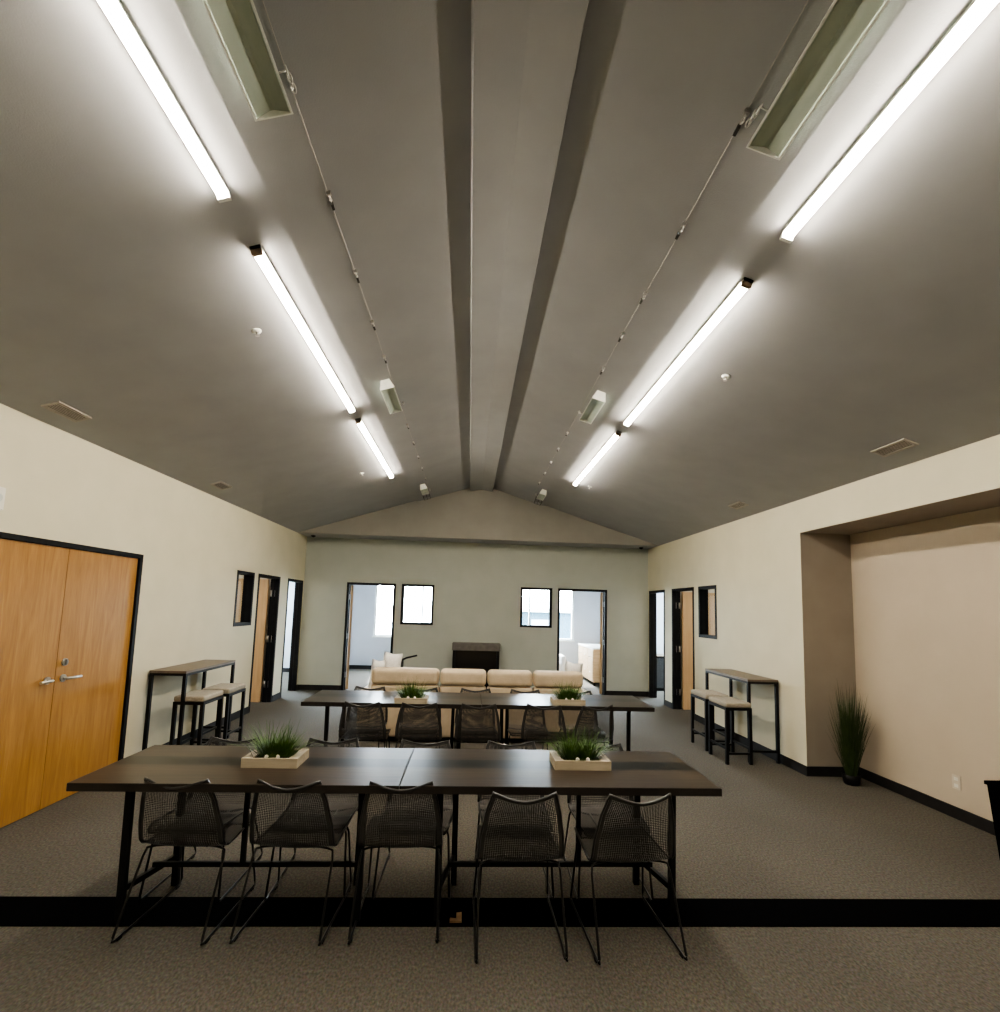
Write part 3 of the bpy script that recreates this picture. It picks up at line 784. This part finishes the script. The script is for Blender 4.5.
def pillow(x, y, z, w, h, rx, rz, label):
    bm = bmesh.new(); bmesh.ops.create_grid(bm, x_segments=10, y_segments=10, size=1)
    top = [v.co.copy() for v in bm.verts]; bm.free()
    mb = MB()
    n = 10
    def P(i, j, s):
        u, v = -1 + 2 * i / n, -1 + 2 * j / n
        pin = 1 - .09 * (abs(u) ** 3 * (1 - abs(v)) * 0 + (1 - abs(u)) * abs(v) ** 3 + (1 - abs(v)) * abs(u) ** 3)
        return (u * w / 2 * pin, s * .085 * ((1 - u ** 4) * (1 - v ** 4)) ** .6, v * h / 2 * pin)
    for s in (-1, 1):
        g = [[mb.bm.verts.new(P(i, j, s)) for j in range(n + 1)] for i in range(n + 1)]
        for i in range(n):
            for j in range(n):
                fc = mb.bm.faces.new((g[i][j], g[i + 1][j], g[i + 1][j + 1], g[i][j + 1])); fc.smooth = True
    bmesh.ops.remove_doubles(mb.bm, verts=mb.bm.verts, dist=1e-4)
    p = mb.build('throw_pillow', M['pillow'], smooth=True)
    p.location = (x, y, z); p.rotation_euler = (rx, .12, rz); tag(p, label, 'pillow')
pillow(-1.03, 6.86, .78, .25, .58, -.10, .15, 'fluffy white pillow standing at the left end of the sofa')
pillow(-1.19, 6.76, .73, .18, .50, -.10, .3, 'smaller white pillow at the very left end of the sofa')
pillow(1.42, 6.84, .74, .24, .52, -.10, -.1, 'white pillow standing at the right end of the sofa')

# black reading stand behind the sofa
t = empty('reading_stand', (-1.0, 7.85, 0)); tag(t, 'black floor stand with a thin tilted arm beyond the left end of the sofa', 'stand')
MB().lathe([(.15, 0), (.15, .015), (.02, .03)], 20).build('foot', M['black'], t)
MB().tube([(0, 0, .02), (0, 0, .88)], .02, 10).build('pole', M['black'], t)
MB().tube([(0, 0, .87), (.06, 0, .90), (.22, 0, .94)], .014, 8).build('arm', M['black'], t)

# fireplace
t = empty('electric_fireplace', (.155, 10.03, 0)); tag(t, 'low black fireplace with a grey top against the end wall', 'fireplace')
MB().box(-.47, .47, -.17, .15, .86, 1.0).build('mantel', M['greyband'], t, bevel=.008)
for s in (-1, 1): MB().box(min(s * .455, s * .40), max(s * .455, s * .40), -.15, .15, 0, .86).build('side_panel', M['black'], t)
MB().box(-.40, .40, -.10, .15, .05, .86).build('firebox', M['blackglass'], t)
MB().box(-.40, .40, -.15, .15, 0, .05).build('plinth', M['black'], t)

# things in the room behind
t = empty('dresser', (3.12, 12.2, 0)); tag(t, 'light oak chest seen through the right doorway of the end wall', 'dresser')
MB().box(-.26, .26, -.75, .75, .08, .82).build('carcass', M['dresser'], t, bevel=.005)
MB().box(-.28, .28, -.77, .77, .82, .85).build('top', M['offwhite'], t)
for k in range(3):
    for j in range(2):
        dr = MB().box(-.275, -.26, -.74 + k * .5, -.26 + k * .5, .12 + j * .35, .45 + j * .35).build('drawer', M['dresser'], t)
        MB().tube([(-.275, -.5 + k * .5, .29 + j * .35), (-.295, -.5 + k * .5, .29 + j * .35)], .012, 8).build('knob', M['chrome'], dr)
for sx in (-.22, .22):
    for sy in (-.7, .7): MB().box(sx - .025, sx + .025, sy - .025, sy + .025, 0, .08).build('leg', M['black'], t)
t = empty('armchair', (1.95, 12.6, 0)); tag(t, 'white upholstered armchair below the outer window seen through the right doorway', 'armchair')
MB().box(-.32, .32, -.3, .3, .12, .42).build('seat', M['pillow'], t, bevel=.05, bseg=3)
MB().box(-.32, .32, .18, .34, .40, .82).build('backrest', M['pillow'], t, bevel=.06, bseg=3)
for s in (-1, 1): MB().box(min(s * .33, s * .45), max(s * .33, s * .45), -.3, .34, .12, .58).build('armrest', M['pillow'], t, bevel=.04, bseg=3)
for sx in (-.28, .28):
    for sy in (-.25, .28): MB().box(sx - .02, sx + .02, sy - .02, sy + .02, 0, .13).build('leg', M['black'], t)
t = empty('office_cabinet', (4.25, 11.2, 0)); tag(t, 'black cabinet inside the far right side room', 'cabinet')
MB().box(-.2, .2, -.25, .25, .02, .74).build('body', M['black'], t, bevel=.004)
MB().box(-.22, .22, -.27, .27, .74, .76).build('top', M['bartop'], t)
MB().box(-.18, .18, -.262, -.25, .06, .70).build('door', M['rim'], t)
MB().box(-.2, .2, -.25, .25, 0, .02).build('plinth', M['black'], t)

# ------------------------------------------------------------------ wall bits, bin, scrap
t = empty('power_outlet', (NX, 4.26, .31)); tag(t, 'ivory outlet plate low on the recess wall', 'outlet')
MB().box(-.007, 0, -.038, .038, -.06, .06).build('cover_plate', M['plastic'], t, bevel=.002)
for z in (-.028, .028):
    MB().box(-.010, -.007, -.017, .017, z - .014, z + .014).build('socket', M['offwhite'], t)
t = empty('emergency_light', (XL, 3.49, 2.35)); tag(t, 'white box fixture high on the left wall above the double door', 'wall light')
MB().prism([(0, -.09), (.06, -.075), (.06, .08), (0, .09)], -.14, .14).build('housing', M['offwhite'], t, bevel=.004)
for y in (-.07, .07): MB().tube([(.06, y, 0), (.075, y, -.005)], .035, 14).build('lamp_head', M['whitemetal'], t)
t = empty('waste_bin', (3.98, 3.40, 0)); tag(t, 'black tapered waste bin at the right edge of the photo', 'waste bin')
mb = MB()
def taper(mb, w0, d0, w1, d1, z0, z1):
    v = [mb.bm.verts.new(p) for p in ((-w0, -d0, z0), (w0, -d0, z0), (w0, d0, z0), (-w0, d0, z0), (-w1, -d1, z1), (w1, -d1, z1), (w1, d1, z1), (-w1, d1, z1))]
    for q in ((0, 3, 2, 1), (0, 1, 5, 4), (1, 2, 6, 5), (2, 3, 7, 6), (3, 0, 4, 7)): mb.bm.faces.new([v[i] for i in q])
    return v
taper(mb, .12, .16, .15, .19, 0, .53)
b = mb.build('bin_body', M['strip'], t); sm = b.modifiers.new('thick', 'SOLIDIFY'); sm.thickness = .005
mb = MB(); mb.box(-.16, .16, -.20, -.185, .515, .54); mb.box(-.16, .16, .185, .20, .515, .54); mb.box(-.16, -.145, -.185, .185, .515, .54); mb.box(.145, .16, -.185, .185, .515, .54)
mb.build('bin_rim', M['strip'], t)
mb = MB()
top = [(-.03, -.035), (.035, -.035), (.035, .045), (.005, .05), (.005, -.0), (-.03, -.005)]
a = [mb.bm.verts.new((x, y, .001)) for x, y in top]; b2 = [mb.bm.verts.new((x * .97, y, .005 + .006 * abs(x) / .03)) for x, y in top]
mb.bm.faces.new(a[::-1]); mb.bm.faces.new(b2)
for i in range(6): mb.bm.faces.new((a[i], a[(i + 1) % 6], b2[(i + 1) % 6], b2[i]))
sc = mb.build('paper_scrap', M['scrap']); sc.location = (-.02, 2.91, .004); tag(sc, 'small tan paper scrap lying on the black floor strip', 'paper scrap')

# ------------------------------------------------------------------ daylight
w = bpy.data.worlds.new('sky'); S.world = w; w.use_nodes = True
nt = w.node_tree; bg = nt.nodes['Background']
bg.inputs[0].default_value = (.84, .92, 1.0, 1); bg.inputs[1].default_value = 36.0
sun = bpy.data.lights.new('sun', 'SUN'); sun.energy = 12; sun.angle = .01; sun.color = (1, .95, .87)
so = bpy.data.objects.new('sun', sun); COL.objects.link(so)
d = Vector((.12, -1, -.95)).normalized(); so.rotation_euler = d.to_track_quat('-Z', 'Y').to_euler()
for a, b, c, d in WIN:
    l = bpy.data.lights.new('window_portal', 'AREA'); l.shape = 'RECTANGLE'; l.size = b - a; l.size_y = d - c
    l.cycles.is_portal = True
    lo = bpy.data.objects.new('window_portal', l); COL.objects.link(lo); lo.location = ((a + b) / 2, YF + .2, (c + d) / 2)
    lo.rotation_euler = Vector((0, -1, 0)).to_track_quat('-Z', 'Y').to_euler()

# ------------------------------------------------------------------ camera
f_px, cy_px, pitch, yaw, roll, h = 500.0, 558.99, .0985, .0573, .0292, 1.695
e1 = Vector((math.cos(yaw), -math.sin(yaw), 0)); ey = Vector((math.sin(yaw), math.cos(yaw), 0)); ez = Vector((0, 0, 1))
F = ey * math.cos(pitch) + ez * math.sin(pitch); U0 = -ey * math.sin(pitch) + ez * math.cos(pitch)
R = e1 * math.cos(roll) + U0 * math.sin(roll); U = -e1 * math.sin(roll) + U0 * math.cos(roll)
cam = bpy.data.cameras.new('camera'); co = bpy.data.objects.new('camera', cam); COL.objects.link(co)
mat = Matrix((R, U, -F)).transposed().to_4x4(); mat.translation = (0, 0, h); co.matrix_world = mat
cam.sensor_fit = 'AUTO'; cam.sensor_width = 36
# the longer side (1012) carries the sensor width
cam.lens = 36 * f_px / 1012; cam.shift_y = (cy_px - 506) / 1012; cam.shift_x = 0
cam.clip_start = .02; cam.clip_end = 200
S.camera = co

S.view_settings.view_transform = 'AgX'
S.view_settings.look = 'AgX - Medium High Contrast'
S.view_settings.exposure = 1.62
S.cycles.max_bounces = 8; S.cycles.diffuse_bounces = 5; S.cycles.glossy_bounces = 4; S.cycles.transparent_max_bounces = 12
S.cycles.use_denoising = True; S.cycles.sample_clamp_indirect = 6
S.cycles.caustics_reflective = False; S.cycles.caustics_refractive = False
